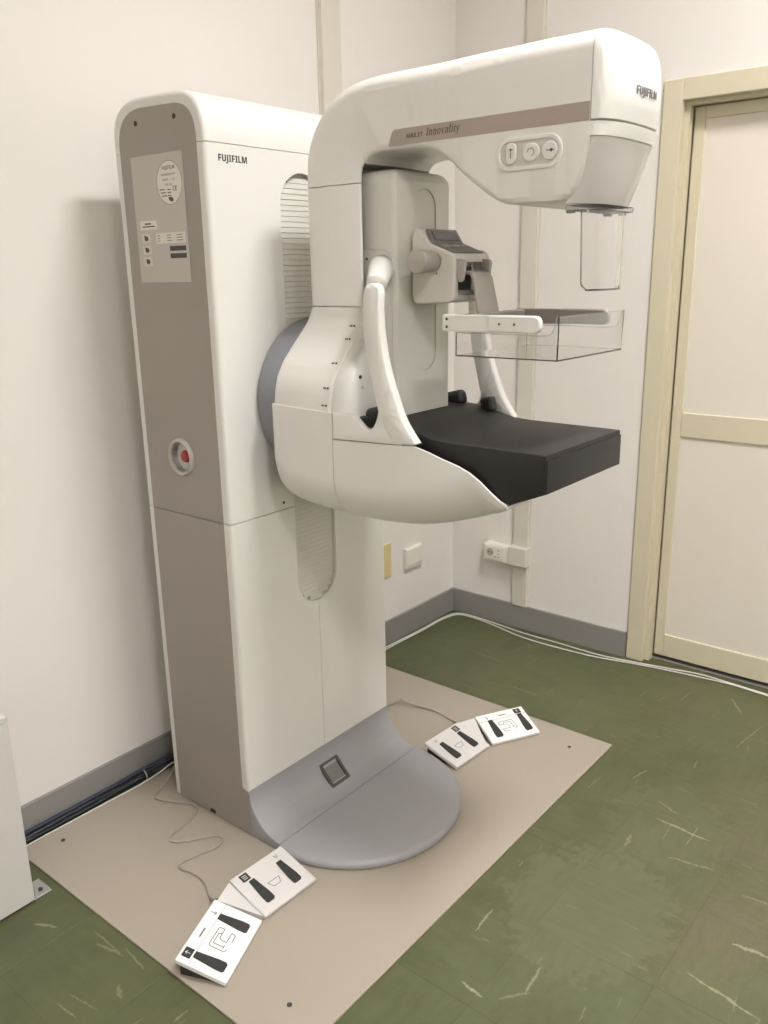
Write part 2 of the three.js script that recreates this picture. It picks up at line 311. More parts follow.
// --- column
const CW = 0.3124, CZ0 = 0.162, CZ1 = 0.5136;
{
  const col = group('column', machine);
  const s = new THREE.Shape();
  s.moveTo(CZ0, -0.1); s.lineTo(CZ1, -0.1); s.lineTo(CZ1, 1.860);
  s.bezierCurveTo(CZ1, 1.925, 0.485, 1.965, 0.415, 1.967); s.lineTo(0.285, 1.970); s.bezierCurveTo(0.208, 1.970, CZ0, 1.945, CZ0, 1.880); s.lineTo(CZ0, -0.1);
  const full = sideExtrude(s, -CW, CW, 0.012, 4, 16);
  const slot = frontExtrude(stadium(0.081, 0.63, 1.80), 0.492, 0.6);
  const stop = new THREE.CylinderGeometry(0.0395, 0.0395, 0.12, 40).rotateZ(Math.PI / 2).translate(-CW - 0.01, 1.092, 0.338);
  const B = (x0, x1, y0, y1) => span(x0, x1, y0, y1, 0, 1);
  mesh('top_cap', keep(full, B(-1, 1, 1.8483, 3)), M.white, col);
  mesh('upper_cover', cut(keep(full, B(-1, 1, 0.9343, 1.8467)), slot, stop), M.white, col);
  for (const k of [-1, 1]) mesh('lower_cover', cut(keep(full, k < 0 ? B(-1, -0.0009, PLATE_T + 0.001, 0.9323) : B(0.0009, 1, PLATE_T + 0.001, 0.9323)), slot), M.white, col);
  mesh('core', span(-CW + 0.014, CW - 0.014, 0.02, 1.862, CZ0 + 0.014, 0.490), M.white, col);
  // ribbed band in the long oval opening
  mesh('slot_lining', frontExtrude(stadium(0.0805, 0.6305, 1.7995), 0.4915, 0.496), M.slat, col);
  const pitch = 0.01345, slatGeo = rbox(1, 0.0131, 0.006, 0.0009, 1);
  for (let y = 0.6385; y < 1.795; y += pitch) {
    let w = 0.0795; const top = 1.72, bot = 0.71;
    if (y > top) w = Math.sqrt(Math.max(0.0001, 0.0795 ** 2 - (y + 0.004 - top) ** 2)); if (y < bot) w = Math.sqrt(Math.max(0.0001, 0.0795 ** 2 - (bot - y + 0.004) ** 2));
    const m = mesh('slat', slatGeo, M.slat, col, [0, y, 0.5015], [-0.10, 0, 0]); m.scale.x = 2 * w;
  }
  // taupe panels let into both flanks
  for (const sgn of [-1, 1]) {
    const xo = CW + 0.0016, xi = CW - 0.003, X = sgn < 0 ? [-xo, -xi] : [xi, xo];
    const u = new THREE.Shape(); u.moveTo(0.190, 0.9343); u.lineTo(0.486, 0.9343); u.lineTo(0.486, 1.855); u.bezierCurveTo(0.486, 1.91, 0.462, 1.937, 0.405, 1.939); u.lineTo(0.285, 1.943); u.bezierCurveTo(0.225, 1.943, 0.190, 1.915, 0.190, 1.86); u.lineTo(0.190, 0.9343);
    let ug = sideExtrude(u, X[0], X[1], 0.0008, 2, 16);
    if (sgn < 0) ug = cut(ug, stop);
    mesh('side_panel', ug, M.warmGrey, col);
    const l = new THREE.Shape(); l.moveTo(0.190, PLATE_T + 0.001); l.lineTo(0.618, PLATE_T + 0.001); l.lineTo(0.618, 0.026);
    for (let t = 0.1; t <= 1.0001; t += 0.1) { const a = t * Math.PI / 2; l.lineTo(0.619 - 0.1107 * Math.sin(a), 0.146 - 0.121 * Math.cos(a)); }
    l.lineTo(0.486, 0.153); l.lineTo(0.486, 0.9323); l.lineTo(0.190, 0.9323);
    mesh('side_panel', sideExtrude(l, X[0], X[1], 0.0008, 2), M.warmGrey, col);
    for (const z of [0.265, 0.414]) mesh('screw_hole', new THREE.CylinderGeometry(0.0062, 0.0062, 0.001, 16).rotateZ(Math.PI / 2), M.slotDark, col, [sgn * (xo + 0.0003), 1.910, z]);
  }
  mesh('cord_notch', rbox(0.003, 0.012, 0.022, 0.001), M.dark, col, [-CW - 0.0016, 0.016, 0.345]);
  // rating plate with print
  const plateTex = canvas(420, 620, (c, w, h) => {
    c.fillStyle = '#bdb6ae'; c.fillRect(0, 0, w, h); c.save();
    c.fillStyle = '#dcd6cd'; c.strokeStyle = '#7d766f'; c.lineWidth = 3; c.beginPath(); c.ellipse(305, 140, 100, 103, 0, 0, 7); c.fill(); c.stroke();
    c.fillStyle = '#4a4541'; c.font = 'bold 24px sans-serif'; c.textAlign = 'center'; c.fillText('FUJIFILM', 305, 78);
    c.font = '15px sans-serif'; ['MAMMOGRAPHY', 'MODEL   ~   Hz', 'SER. NO.'].forEach((t, i) => c.fillText(t, 300, 106 + i * 24));
    for (let i = 0; i < 3; i++) { c.fillRect(222 + i * 8, 168 + i * 15, 42, 5); c.fillRect(286, 170 + i * 14, 26, 5); }
    c.font = 'bold 30px sans-serif'; c.fillText('CE', 345, 180); c.beginPath(); c.ellipse(310, 218, 20, 11, 0.3, 0, 7); c.fill();
    c.fillStyle = '#dcd6cd'; c.fillRect(34, 312, 140, 44); c.fillStyle = '#4a4541'; c.fillRect(72, 324, 55, 7); c.fillRect(52, 338, 105, 6);
    for (let i = 0; i < 3; i++) { c.fillStyle = '#cfc8bf'; c.fillRect(40, 376 + 58 * i, 72, 46); c.fillStyle = '#47423d'; c.beginPath(); c.ellipse(76, 400 + 58 * i, 17, 12, 0, 0, 7); c.fill(); c.fillRect(56, 386 + 58 * i, 20, 6); }
    c.fillStyle = '#d8d2c8'; c.fillRect(160, 376, 240, 52); c.fillStyle = '#8d867e'; for (let i = 0; i < 3; i++) for (let k = 0; k < 3; k++) c.fillRect(172 + 78 * k, 386 + i * 13, 20 + ((i * 3 + k) % 3) * 16, 5);
    c.fillStyle = '#3a3430'; c.fillRect(268, 442, 132, 24); c.fillRect(268, 478, 132, 24); c.restore();
  });
  const pm = std('#ffffff', 0.45, { map: plateTex });
  const pl = mesh('rating_plate', new THREE.PlaneGeometry(0.2, 0.297), pm, col, [-CW - 0.0026, 1.6865, 0.334], [0, -Math.PI / 2, 0]);
  pl.geometry = box(0.2, 0.297, 0.0012); { const uv = pl.geometry.attributes.uv, n = pl.geometry.attributes.normal; for (let i = 0; i < uv.count; i++) if (n.getZ(i) < 0.5) uv.setXY(i, 0.02, 0.02); }
  pl.userData.label = 'pale grey rating plate with printed symbols';
  // emergency stop in its round well
  const es = group('emergency_stop', col);
  const ringPts = [[0.0395, -0.045], [0.0395, 0.006], [0.0415, 0.010], [0.045, 0.011], [0.049, 0.008], [0.0505, 0.0], [0.0505, -0.002], [0.041, -0.002], [0.041, -0.045]].map(p => new THREE.Vector2(...p));
  const lathe = (pts, seg = 40) => new THREE.LatheGeometry(pts, seg).rotateZ(Math.PI / 2);
  // lathe axis y -> -x (outwards)
  mesh('guard_ring', lathe(ringPts), M.plateGrey, es, [-CW - 0.001, 1.092, 0.338]);
  mesh('well_floor', new THREE.CylinderGeometry(0.0394, 0.0394, 0.003, 32).rotateZ(Math.PI / 2), M.warmGrey, es, [-CW + 0.042, 1.092, 0.338]);
  mesh('stem', new THREE.CylinderGeometry(0.009, 0.011, 0.02, 24).rotateZ(Math.PI / 2), M.dark, es, [-CW + 0.032, 1.092, 0.338]);
  mesh('push_button', lathe([[0, 0.022], [0.008, 0.0215], [0.014, 0.019], [0.0165, 0.014], [0.0165, 0.004], [0.011, 0], [0, 0]].map(p => new THREE.Vector2(...p))), M.red, es, [-CW + 0.024, 1.092, 0.338]).userData.label = 'red mushroom push button';
  // maker's name
  mesh('lettering', lettering('FUJIFILM', 0.088, 0.0195), M.ink, col, [-0.230, 1.8135, CZ1]).userData.label = 'dark maker lettering';
  mesh('screw', new THREE.CylinderGeometry(0.004, 0.004, 0.002, 12).rotateX(Math.PI / 2), M.slotDark, col, [-0.122, 0.953, CZ1]);
}

// --- grey foot of the column
{
  const b = group('base', machine);
  const prof = [[0.5138, PLATE_T + 0.001], [0.628, PLATE_T + 0.001], [0.628, 0.0315]];
  for (let t = 0; t <= 1.0001; t += 0.05) { const a = t * Math.PI / 2; prof.push([0.628 - 0.1142 * Math.sin(a), 0.1505 - 0.119 * Math.cos(a)]); }
  mesh('cove', toCreasedNormals(sideExtrude(prof, -CW - 0.0018, CW + 0.0018, 0.003, 3), 0.5), M.base, b);
  // half-round tread plate
  const R = 0.326, rings = [];
  for (const [dr, y] of [[0.004, PLATE_T + 0.001], [0.001, 0.010], [0, 0.018], [0.003, 0.024], [0.010, 0.0285], [0.022, 0.0312]]) {
    const r = []; for (let i = 0; i <= 64; i++) { const a = Math.PI * i / 64; r.push(V3((R - dr) * Math.cos(a), y, 0.6295 + (R - dr * (0.2 + 0.8 * Math.sin(a))) * Math.sin(a))); } rings.push(r);
  }
  mesh('tread_plate', loft(rings, { crease: 0.6 }), M.base, b);
  const e = group('emblem', b); const ya = 0.096, za = 0.5265, yb = 0.046, zb = 0.5755, L = Math.hypot(ya - yb, zb - za);
  e.position.set(0.0, (ya + yb) / 2 - 0.004, (za + zb) / 2 - 0.004); e.rotation.x = -Math.atan2(zb - za, ya - yb);
  const fs = roundRect(-0.040, 0.040, -L / 2 - 0.006, L / 2 + 0.006, 0.003); fs.holes.push(roundRect(-0.030, 0.030, -L / 2 + 0.004, L / 2 - 0.004, 0.002));
  mesh('emblem_frame', new THREE.ExtrudeGeometry(fs, { depth: 0.007, bevelEnabled: false }), std('#4b4846', 0.5), b, e.position.toArray(), [e.rotation.x, 0, 0]);
  mesh('emblem_pad', rbox(0.059, L - 0.009, 0.005, 0.001), std('#77746f', 0.4), b, e.position.toArray(), [e.rotation.x, 0, 0]);
  b.remove(e);
}

// --- rotation bearing
mesh('rotation_hub', new THREE.LatheGeometry([[0, 0], [0.186, 0], [0.199, 0.004], [0.2045, 0.014], [0.2045, 0.07], [0.199, 0.08], [0.186, 0.085], [0, 0.085]].map(p => new THREE.Vector2(...p)), 72).rotateX(Math.PI / 2).translate(0, 1.236, CZ1), M.hub, machine).userData.label = 'blue-grey round rotation bearing';

// --- C-arm
const AW = 0.13;
const lerpTable = (tab, y) => { for (let i = 0; i < tab.length - 1; i++) { const [a, ...p] = tab[i], [b, ...q] = tab[i + 1]; if ((y - a) * (y - b) <= 0) { const t = (y - a) / (b - a); return p.map((v, k) => v + (q[k] - v) * t); } } return tab[Math.abs(y - tab[0][0]) < Math.abs(y - tab[tab.length - 1][0]) ? 0 : tab.length - 1].slice(1); };
// flare of the drum: y, half width, back z, front z
const flareCurve = (() => {
  const k = [[1.475, 0.130, 0.642, 0.8185], [1.445, 0.131, 0.632, 0.816], [1.42, 0.137, 0.618, 0.811], [1.398, 0.146, 0.606, 0.806], [1.371, 0.164, 0.599, 0.800], [1.345, 0.184, 0.595, 0.795], [1.31, 0.204, 0.592, 0.792], [1.28, 0.213, 0.591, 0.791], [1.24, 0.2185, 0.591, 0.790], [1.15, 0.2185, 0.591, 0.790]];
  return y => { // smooth through the table
    const c = flareCurve_.c || (flareCurve_.c = [new THREE.CatmullRomCurve3(k.map(p => V3(p[0], p[1], 0))), k]);
    return lerpTable(k, y);
  };
})();
var flareCurve_ = flareCurve_ || {};
{
  const arm = group('support_arm', machine);
  const O = [[0.642, 1.7475], [0.646, 1.811], [0.662, 1.858], [0.690, 1.898], [0.731, 1.932], [0.780, 1.954], [0.835, 1.963], [0.933, 1.965], [1.02, 1.965], [1.06, 1.966], [1.103, 1.967], [1.171, 1.968], [1.194, 1.968], [1.25, 1.969], [1.31, 1.969], [1.335, 1.969], [1.350, 1.969], [1.362, 1.969], [1.369, 1.969], [1.374, 1.969]];
  const I = [[0.8185, 1.7475], [0.820, 1.762], [0.823, 1.777], [0.830, 1.790], [0.843, 1.801], [0.866, 1.807], [0.905, 1.808], [0.970, 1.806], [1.022, 1.797], [1.060, 1.772], [1.103, 1.736], [1.171, 1.690], [1.196, 1.680], [1.25, 1.676], [1.305, 1.675], [1.332, 1.682], [1.347, 1.697], [1.359, 1.722], [1.367, 1.748], [1.374, 1.775]];
  const oc = new THREE.CatmullRomCurve3(O.map(p => V3(0, p[1], p[0])), false, 'centripetal'), ic = new THREE.CatmullRomCurve3(I.map(p => V3(0, p[1], p[0])), false, 'centripetal');
  const rings = [], n = 95;
  for (let i = 0; i <= n; i++) {
    const t = i / n, o = oc.getPoint(t), q = ic.getPoint(t), d = o.clone().sub(q), h = d.length() / 2; d.normalize();
    rings.push(ring(o.clone().add(q).multiplyScalar(0.5), V3(1, 0, 0), d, AW, h, [0.028 + 0.008 * Math.min(1, t * 3), 0.028 + 0.008 * Math.min(1, t * 3), 0.006 + 0.007 * Math.min(1, t * 3), 0.006 + 0.007 * Math.min(1, t * 3)]));
  }
  mesh('upper_arm', cut(loft(rings), span(-0.123, 0.123, 1.70, 1.788, 0.745, 0.90)), M.white2, arm);
  // straight neck
  const neck = []; for (const y of [1.4765, 1.55, 1.65, 1.7455]) neck.push(ring(V3(0, y, 0.73025), V3(1, 0, 0), V3(0, 0, 1), AW, 0.08825, [0.006, 0.006, 0.028, 0.028]));
  mesh('neck', cut(loft(neck), span(-0.123, 0.123, 1.40, 1.80, 0.745, 0.90)), M.white2, arm);
  mesh('inner_frame', span(-0.12, 0.12, 1.30, 1.786, 0.70, 0.746), M.white2, arm);
  // drum that flares from the neck
  const dr = []; for (let y = 1.4745; y >= 1.05; y -= (y > 1.24 ? 0.012 : 0.05)) {
    const [w, zb, zf] = flareCurve(y); const round = Math.min(1, (1.4745 - y) / 0.12);
    dr.push(ring(V3(0, y, (zb + zf) / 2), V3(1, 0, 0), V3(0, 0, 1), w, (zf - zb) / 2, [0.013, 0.013, 0.028 - 0.014 * round, 0.028 - 0.014 * round]));
  }
  mesh('drum', loft(dr), M.white2, arm);
  // rounded front shoulder of the drum
  const sh = []; for (let y = 1.4745; y >= 1.05; y -= (y > 1.24 ? 0.012 : 0.05)) {
    const [w, , zf] = flareCurve(y); const k = Math.min(1, (1.4745 - y) / 0.15); const dz = 0.004 + 0.042 * k, r = 0.004 + 0.036 * k;
    sh.push(ring(V3(0, y, zf + dz / 2 - 0.02), V3(1, 0, 0), V3(0, 0, 1), w - 0.0035, dz / 2 + 0.02, [r, r, 0.003, 0.003]));
  }
  mesh('drum_shoulder', loft(sh), M.white, arm);
  for (const s of [-1, 1]) {
    for (const y of [1.432, 1.402, 1.348, 1.292, 1.252]) {
      const [w, , zf] = flareCurve(y), [w2] = flareCurve(y - 0.01), tilt = Math.atan2(w2 - w, 0.01);
      mesh('degree_mark', box(0.0012, 0.0045, 0.005), M.ink, arm, [s * (w + 0.0004), y, zf - 0.017], [0, 0, s * tilt]);
      mesh('degree_numeral', box(0.001, 0.004, 0.009), M.greyInk, arm, [s * (w + 0.0003), y, zf - 0.027], [0, 0, s * tilt]);
    }
    mesh('screw', new THREE.CylinderGeometry(0.0045, 0.0045, 0.002, 14).rotateX(Math.PI / 2), M.slotDark, arm, [s * 0.165, 1.318, 0.8375]);
    mesh('screw', new THREE.CylinderGeometry(0.0035, 0.0035, 0.002, 14).rotateX(Math.PI / 2), M.plateGrey, arm, [s * 0.158, 1.293, 0.8370]);
    mesh('side_screw', new THREE.CylinderGeometry(0.005, 0.005, 0.003, 12).rotateX(Math.PI / 2), M.slotDark, arm, [s * 0.118, 1.668, 0.6525]);
  }
  // head: front cover, band, hood
  const dsec = (y, w, zb, zf, seg = 28) => { const r = []; for (let i = 0; i <= seg; i++) { const a = Math.PI * i / seg, c = Math.cos(a), s = Math.sin(a); r.push(V3(w * Math.sign(c) * Math.pow(Math.abs(c), 0.8), y, zb + (zf - zb) * Math.pow(s, 0.8))); } return r; };
  const cover = [], FZ = 1.424;
  cover.push(dsec(1.8145, AW - 0.004, 1.3755, FZ - 0.010), dsec(1.816, AW, 1.3755, FZ - 0.007), dsec(1.845, AW, 1.3755, FZ - 0.001), dsec(1.862, AW, 1.3755, FZ));
  for (let i = 1; i <= 10; i++) { const t = Math.sin(i / 10 * Math.PI / 2), c = Math.sqrt(Math.max(0, 1 - t * t)), yy = 1.87 + 0.0985 * t; cover.push(dsec(yy, AW - 0.036 * (1 - Math.sqrt(Math.max(0, 1 - Math.max(0, (yy - 1.9325) / 0.036) ** 2))), 1.3755, 1.3755 + 0.012 + (FZ - 1.3755 - 0.012) * Math.pow(c, 0.9))); }
  mesh('front_cover', loft(cover), M.white, arm);
  mesh('front_band', loft([dsec(1.786, AW - 0.003, 1.371, FZ - 0.016), dsec(1.788, AW, 1.371, FZ - 0.013), dsec(1.800, AW, 1.371, FZ - 0.010), dsec(1.8115, AW, 1.371, FZ - 0.008), dsec(1.813, AW - 0.003, 1.371, FZ - 0.011)]), M.white, arm);
  mesh('collimator', rspan(-0.085, 0.085, 1.682, 1.80, 1.24, 1.365, 0.008), M.plateGrey, arm);
  const hd = []; for (let i = 0; i <= 10; i++) { const t = i / 10, y = 1.6735 + 0.112 * t; hd.push(dsec(y, 0.116 + 0.0105 * Math.pow(t, 0.8), 1.325 + 0.05 * t, 1.372 + 0.036 * Math.pow(t, 0.85))); }
  mesh('hood', loft(hd), M.hood, arm).userData.label = 'translucent grey collimator hood';
  // clear plate under the hood
  const cp = roundRect(-0.1, 0.1, 1.312, 1.382, [0.01, 0.01, 0.04, 0.04]);
  const cpg = new THREE.ExtrudeGeometry(cp, { depth: 0.005, bevelEnabled: true, bevelSize: 0.002, bevelThickness: 0.002, bevelOffset: -0.002, bevelSegments: 2 });
  cpg.applyMatrix4(new THREE.Matrix4().set(1, 0, 0, 0, 0, 0, 1, 1.6645, 0, 1, 0, 0, 0, 0, 0, 1));
  mesh('clear_plate', cpg, M.clearPane, arm);
  for (const x of [-0.085, 0.085]) for (const z of [1.32, 1.35]) mesh('plate_clip', rbox(0.012, 0.005, 0.016, 0.002, 1), M.armGrey, arm, [x, 1.6600, z]);
  // mauve stripe and its lettering, both flanks
  const z0 = 0.905, z1 = 1.3735, y0 = 1.8135, y1 = 1.846;
  const stripeTex = canvas(2048, 144, (c, w, h) => {
    c.fillStyle = '#a5968f'; c.fillRect(0, 0, w, h); c.fillStyle = '#4b423f'; c.textBaseline = 'alphabetic';
    c.font = 'bold 54px sans-serif'; 'AMULET'.split('').forEach((ch, i) => c.fillText(ch, 205 + i * 31 + (i > 1 ? 8 : 0), 92));
    c.font = 'italic bold 88px serif'; c.save(); c.translate(432, 92); c.scale(0.80, 1); c.fillText('Innovality', 0, 0); c.restore();
    c.strokeStyle = '#4b423f'; c.lineWidth = 4; c.beginPath(); c.moveTo(660, 92); c.quadraticCurveTo(700, 40, 706, 8); c.stroke();
  });
  const sm = std('#ffffff', 0.45, { map: stripeTex });
  for (const s of [-1, 1]) {
    const sp = new THREE.Shape(); sp.moveTo(z0 + 0.004, y0); sp.lineTo(z1, y0); sp.lineTo(z1, y1); sp.lineTo(z0 + 0.022, y1); sp.quadraticCurveTo(z0 + 0.010, y1, z0 + 0.007, y1 - 0.010); sp.lineTo(z0, y0 + 0.005); sp.quadraticCurveTo(z0, y0, z0 + 0.004, y0);
    const g = sideExtrude(sp, s < 0 ? -AW - 0.0008 : AW - 0.001, s < 0 ? -AW + 0.001 : AW + 0.0008, 0);
    const p = g.attributes.position, uv = g.attributes.uv; for (let i = 0; i < p.count; i++) { const u = (p.getZ(i) - z0) / (z1 - z0); uv.setXY(i, s < 0 ? u : 1 - u, (p.getY(i) - y0) / (y1 - y0)); }
    mesh('stripe', g, sm, arm).userData.label = 'mauve grey stripe with dark lettering';
    // push-button pad
    const X = (a, b) => s < 0 ? [-AW - b, -AW - a] : [AW + a, AW + b];
    const pad = (zc, yc, hw, hh, r, a, b, mat, nm, bev) => { const [xa, xb] = X(a, b); mesh(nm, sideExtrude(roundRect(zc - hw, zc + hw, yc - hh, yc + hh, r), xa, xb, bev, 3, 10), mat, arm); };
    const rim = roundRect(1.178, 1.322, 1.739, 1.800, 0.030); rim.holes.push(roundRect(1.186, 1.314, 1.747, 1.792, 0.022));
    mesh('button_rim', sideExtrude(rim, ...X(-0.002, 0.0035), 0.0014, 2, 10), M.white2, arm);
    pad(1.25, 1.7695, 0.064, 0.0225, 0.022, -0.002, 0.0006, M.unit, 'button_bed', 0.0004);
    pad(1.212, 1.771, 0.011, 0.0195, 0.0109, 0.0004, 0.005, M.white2, 'arm_button', 0.0018);
    pad(1.256, 1.770, 0.018, 0.0165, 0.0164, 0.0004, 0.005, M.white2, 'arm_button', 0.0018);
    pad(1.296, 1.770, 0.0165, 0.0165, 0.0164, 0.0004, 0.005, M.white2, 'arm_button', 0.0018);
    for (const [zc, k] of [[1.212, 0], [1.256, 1], [1.296, 2]]) {
      const sx = s * (AW + 0.0053);
      if (k === 0) { mesh('button_symbol', box(0.0006, 0.018, 0.0018), M.greyInk, arm, [sx, 1.771, zc]); mesh('button_symbol', box(0.0006, 0.0018, 0.008), M.greyInk, arm, [sx, 1.778, zc]); }
      if (k === 1) mesh('button_symbol', new THREE.TorusGeometry(0.007, 0.0009, 6, 20, 4.4).rotateY(Math.PI / 2), M.greyInk, arm, [sx - s * 0.0006, 1.770, zc]);
      if (k === 2) { mesh('button_symbol', box(0.0006, 0.0018, 0.013), M.greyInk, arm, [sx, 1.770, zc]); mesh('button_symbol', new THREE.CylinderGeometry(0.0045, 0.0045, 0.0006, 3).rotateZ(Math.PI / 2), M.greyInk, arm, [sx, 1.770, zc + 0.005]); }
    }
  }
  // maker's name bent round the front cover
  const lg = lettering('FUJIFILM', 0.092, 0.019, 0.0006); const p = lg.attributes.position;
  for (let i = 0; i < p.count; i++) {
    const x = p.getX(i) + 0.002; const k = Math.pow(Math.min(1, Math.abs(x) / AW), 1 / 0.8), s = Math.sqrt(Math.max(0, 1 - k * k)); p.setXYZ(i, x, p.getY(i) + 1.868, 1.3755 + (FZ + 0.001 - 1.3755) * Math.pow(s, 0.8) + p.getZ(i));
  }
  lg.computeVertexNormals(); mesh('lettering', lg, M.greyInk, arm).userData.label = 'grey maker lettering on the head';
  // face shield: bent clear sheet hanging under the head
  const shield = group('face_shield', machine);
  const sheet = [], edge = [];
  const bow = x => 1.378 - 0.030 * Math.pow(Math.abs(x) / 0.1, 2);
  const outline = v => 0.096 - 0.006 * v;   // half width from top (0) to bottom (1)
  const sr = []; for (const [th] of [[0]]) for (let j = 0; j <= 16; j++) { const v = j / 16, y = 1.662 - 0.150 * v, r = []; let w = outline(v); if (v > 0.9) w -= 0.012 * (1 - Math.sqrt(1 - ((v - 0.9) / 0.1) ** 2)); for (let i = 0; i <= 24; i++) { const x = -w + 2 * w * i / 24; r.push(V3(x, y, bow(x))); } sr.push(r); }
  const back = sr.map(r => r.map(q => q.clone().add(V3(0, 0, -0.003))));
  const rings2 = sr.map((r, j) => r.concat(back[j].slice().reverse()));
  mesh('clear_sheet', loft(rings2), M.acrylic, shield);
  const rim2 = []; for (let j = 0; j <= 16; j++) rim2.push(sr[j][0]); for (let i = 1; i < 24; i++) rim2.push(sr[16][i]); for (let j = 16; j >= 0; j--) rim2.push(sr[j][24]);
  mesh('sheet_edge', new THREE.TubeGeometry(new THREE.CatmullRomCurve3(rim2.map(q => q.clone().add(V3(0, 0, -0.0015))), false, 'centripetal'), 120, 0.0019, 6, false), M.acrylic, shield);
}

// --- lower shell under the table, with the grab handles
const SW = 0.222;
{
  const sh = group('lower_shell', machine);
  // U-shaped sections: z, half width, top y, bottom y, bottom radius
  const sec = (z, w, yt, yb, rb, th) => {
    const out = [], inn = [];
    const add = (arr, w_, yb_, r_) => { arr.push(V3(-w_, yt, z)); const N = 14; for (let i = 0; i <= N; i++) { const a = Math.PI + Math.PI / 2 * i / N; arr.push(V3(-w_ + r_ + r_ * Math.cos(a), yb_ + r_ + r_ * Math.sin(a), z)); } for (let i = 0; i <= N; i++) { const a = 1.5 * Math.PI + Math.PI / 2 * i / N; arr.push(V3(w_ - r_ + r_ * Math.cos(a), yb_ + r_ + r_ * Math.sin(a), z)); } arr.push(V3(w_, yt, z)); };
    const rr = Math.min(rb, yt - yb - 0.001); add(out, w, yb, rr); add(inn, w - th, yb + th, Math.max(0.002, rr - th)); return out.concat(inn.reverse());
  };
  const back = [[0.588, 0.208, 1.2425, 1.006, 0.12], [0.5885, 0.214, 1.2425, 0.997, 0.125], [0.592, 0.2195, 1.2425, 0.989, 0.13], [0.600, 0.222, 1.242, 0.983, 0.115], [0.62, 0.222, 1.2415, 0.977, 0.115], [0.66, 0.222, 1.240, 0.971, 0.115], [0.72, 0.222, 1.2385, 0.967, 0.115], [0.7935, 0.222, 1.2365, 0.965, 0.115]];
  mesh('rear_shell', loft(back.map(a => sec(...a, 0.006)), { crease: 0.9 }), M.white2, sh);
  const fr = [[0.7955, 0.222, 1.1735, 0.965], [0.85, 0.222, 1.1755, 0.964], [0.90, 0.222, 1.1775, 0.966], [0.96, 0.222, 1.180, 0.971], [1.0, 0.222, 1.1822, 0.977], [1.035, 0.221, 1.1838, 0.984], [1.07, 0.217, 1.174, 0.993], [1.10, 0.212, 1.163, 1.002], [1.14, 0.205, 1.150, 1.014], [1.165, 0.200, 1.138, 1.024], [1.19, 0.196, 1.121, 1.034], [1.213, 0.192, 1.101, 1.045], [1.235, 0.187, 1.083, 1.057], [1.250, 0.1835, 1.074, 1.066]];
  mesh('front_shell', loft(fr.map(([z, w, yt, yb]) => sec(z, w, yt, yb, 0.115, 0.006)), { crease: 0.9 }), M.white2, sh);
  const curvePts = (pts, n) => new THREE.SplineCurve(pts.map(p => new THREE.Vector2(...p))).getPoints(n);
  const bar = new THREE.Shape([
    ...curvePts([[1.0405, 1.1905], [1.006, 1.235], [0.983, 1.285], [0.960, 1.349], [0.946, 1.418], [0.942, 1.473], [0.944, 1.513], [0.936, 1.527], [0.918, 1.5305], [0.905, 1.524], [0.898, 1.508], [0.896, 1.486], [0.896, 1.43], [0.905, 1.37], [0.922, 1.30], [0.935, 1.25]], 90),
    new THREE.Vector2(0.952, 1.213), new THREE.Vector2(0.975, 1.1835), new THREE.Vector2(1.030, 1.1845)]);
  const strip = new THREE.Shape([new THREE.Vector2(0.7955, 1.1752), new THREE.Vector2(1.000, 1.1830), new THREE.Vector2(0.990, 1.215), new THREE.Vector2(0.952, 1.262),
    ...curvePts([[0.937, 1.258], [0.931, 1.236], [0.921, 1.217], [0.907, 1.209], [0.892, 1.213], [0.869, 1.232], [0.858, 1.238], [0.844, 1.2385]], 40), new THREE.Vector2(0.7955, 1.2375)]);
  for (const k of [-1, 1]) {
    const h = group('grab_handle', machine);
    mesh('grip', toCreasedNormals(sideExtrude(bar, k < 0 ? -SW : SW - 0.026, k < 0 ? -SW + 0.026 : SW, 0.006, 4), 0.6), M.white2, h);
    mesh('grip_root', toCreasedNormals(sideExtrude(strip, k < 0 ? -SW + 0.0004 : SW - 0.016, k < 0 ? -SW + 0.016 : SW - 0.0004, 0.003, 3), 0.6), M.white2, h);
    // socket on the carriage flank, turned outwards into the grip
    const so = new THREE.LatheGeometry([[0, 0], [0.031, 0], [0.030, 0.012], [0.026, 0.05], [0.0235, 0.085], [0.020, 0.095], [0, 0.097]].map(p => new THREE.Vector2(...p)), 32);
    const a = V3(k * 0.107, 1.562, 0.860), b = V3(k * 0.208, 1.514, 0.921); so.applyQuaternion(new THREE.Quaternion().setFromUnitVectors(V3(0, 1, 0), b.clone().sub(a).normalize())); so.translate(a.x, a.y, a.z);
    mesh('socket', so, M.white2, h);
  }
  mesh('rear_bulkhead', span(-0.2, 0.2, 1.15, 1.236, 0.80, 0.835), M.white2, sh);
}

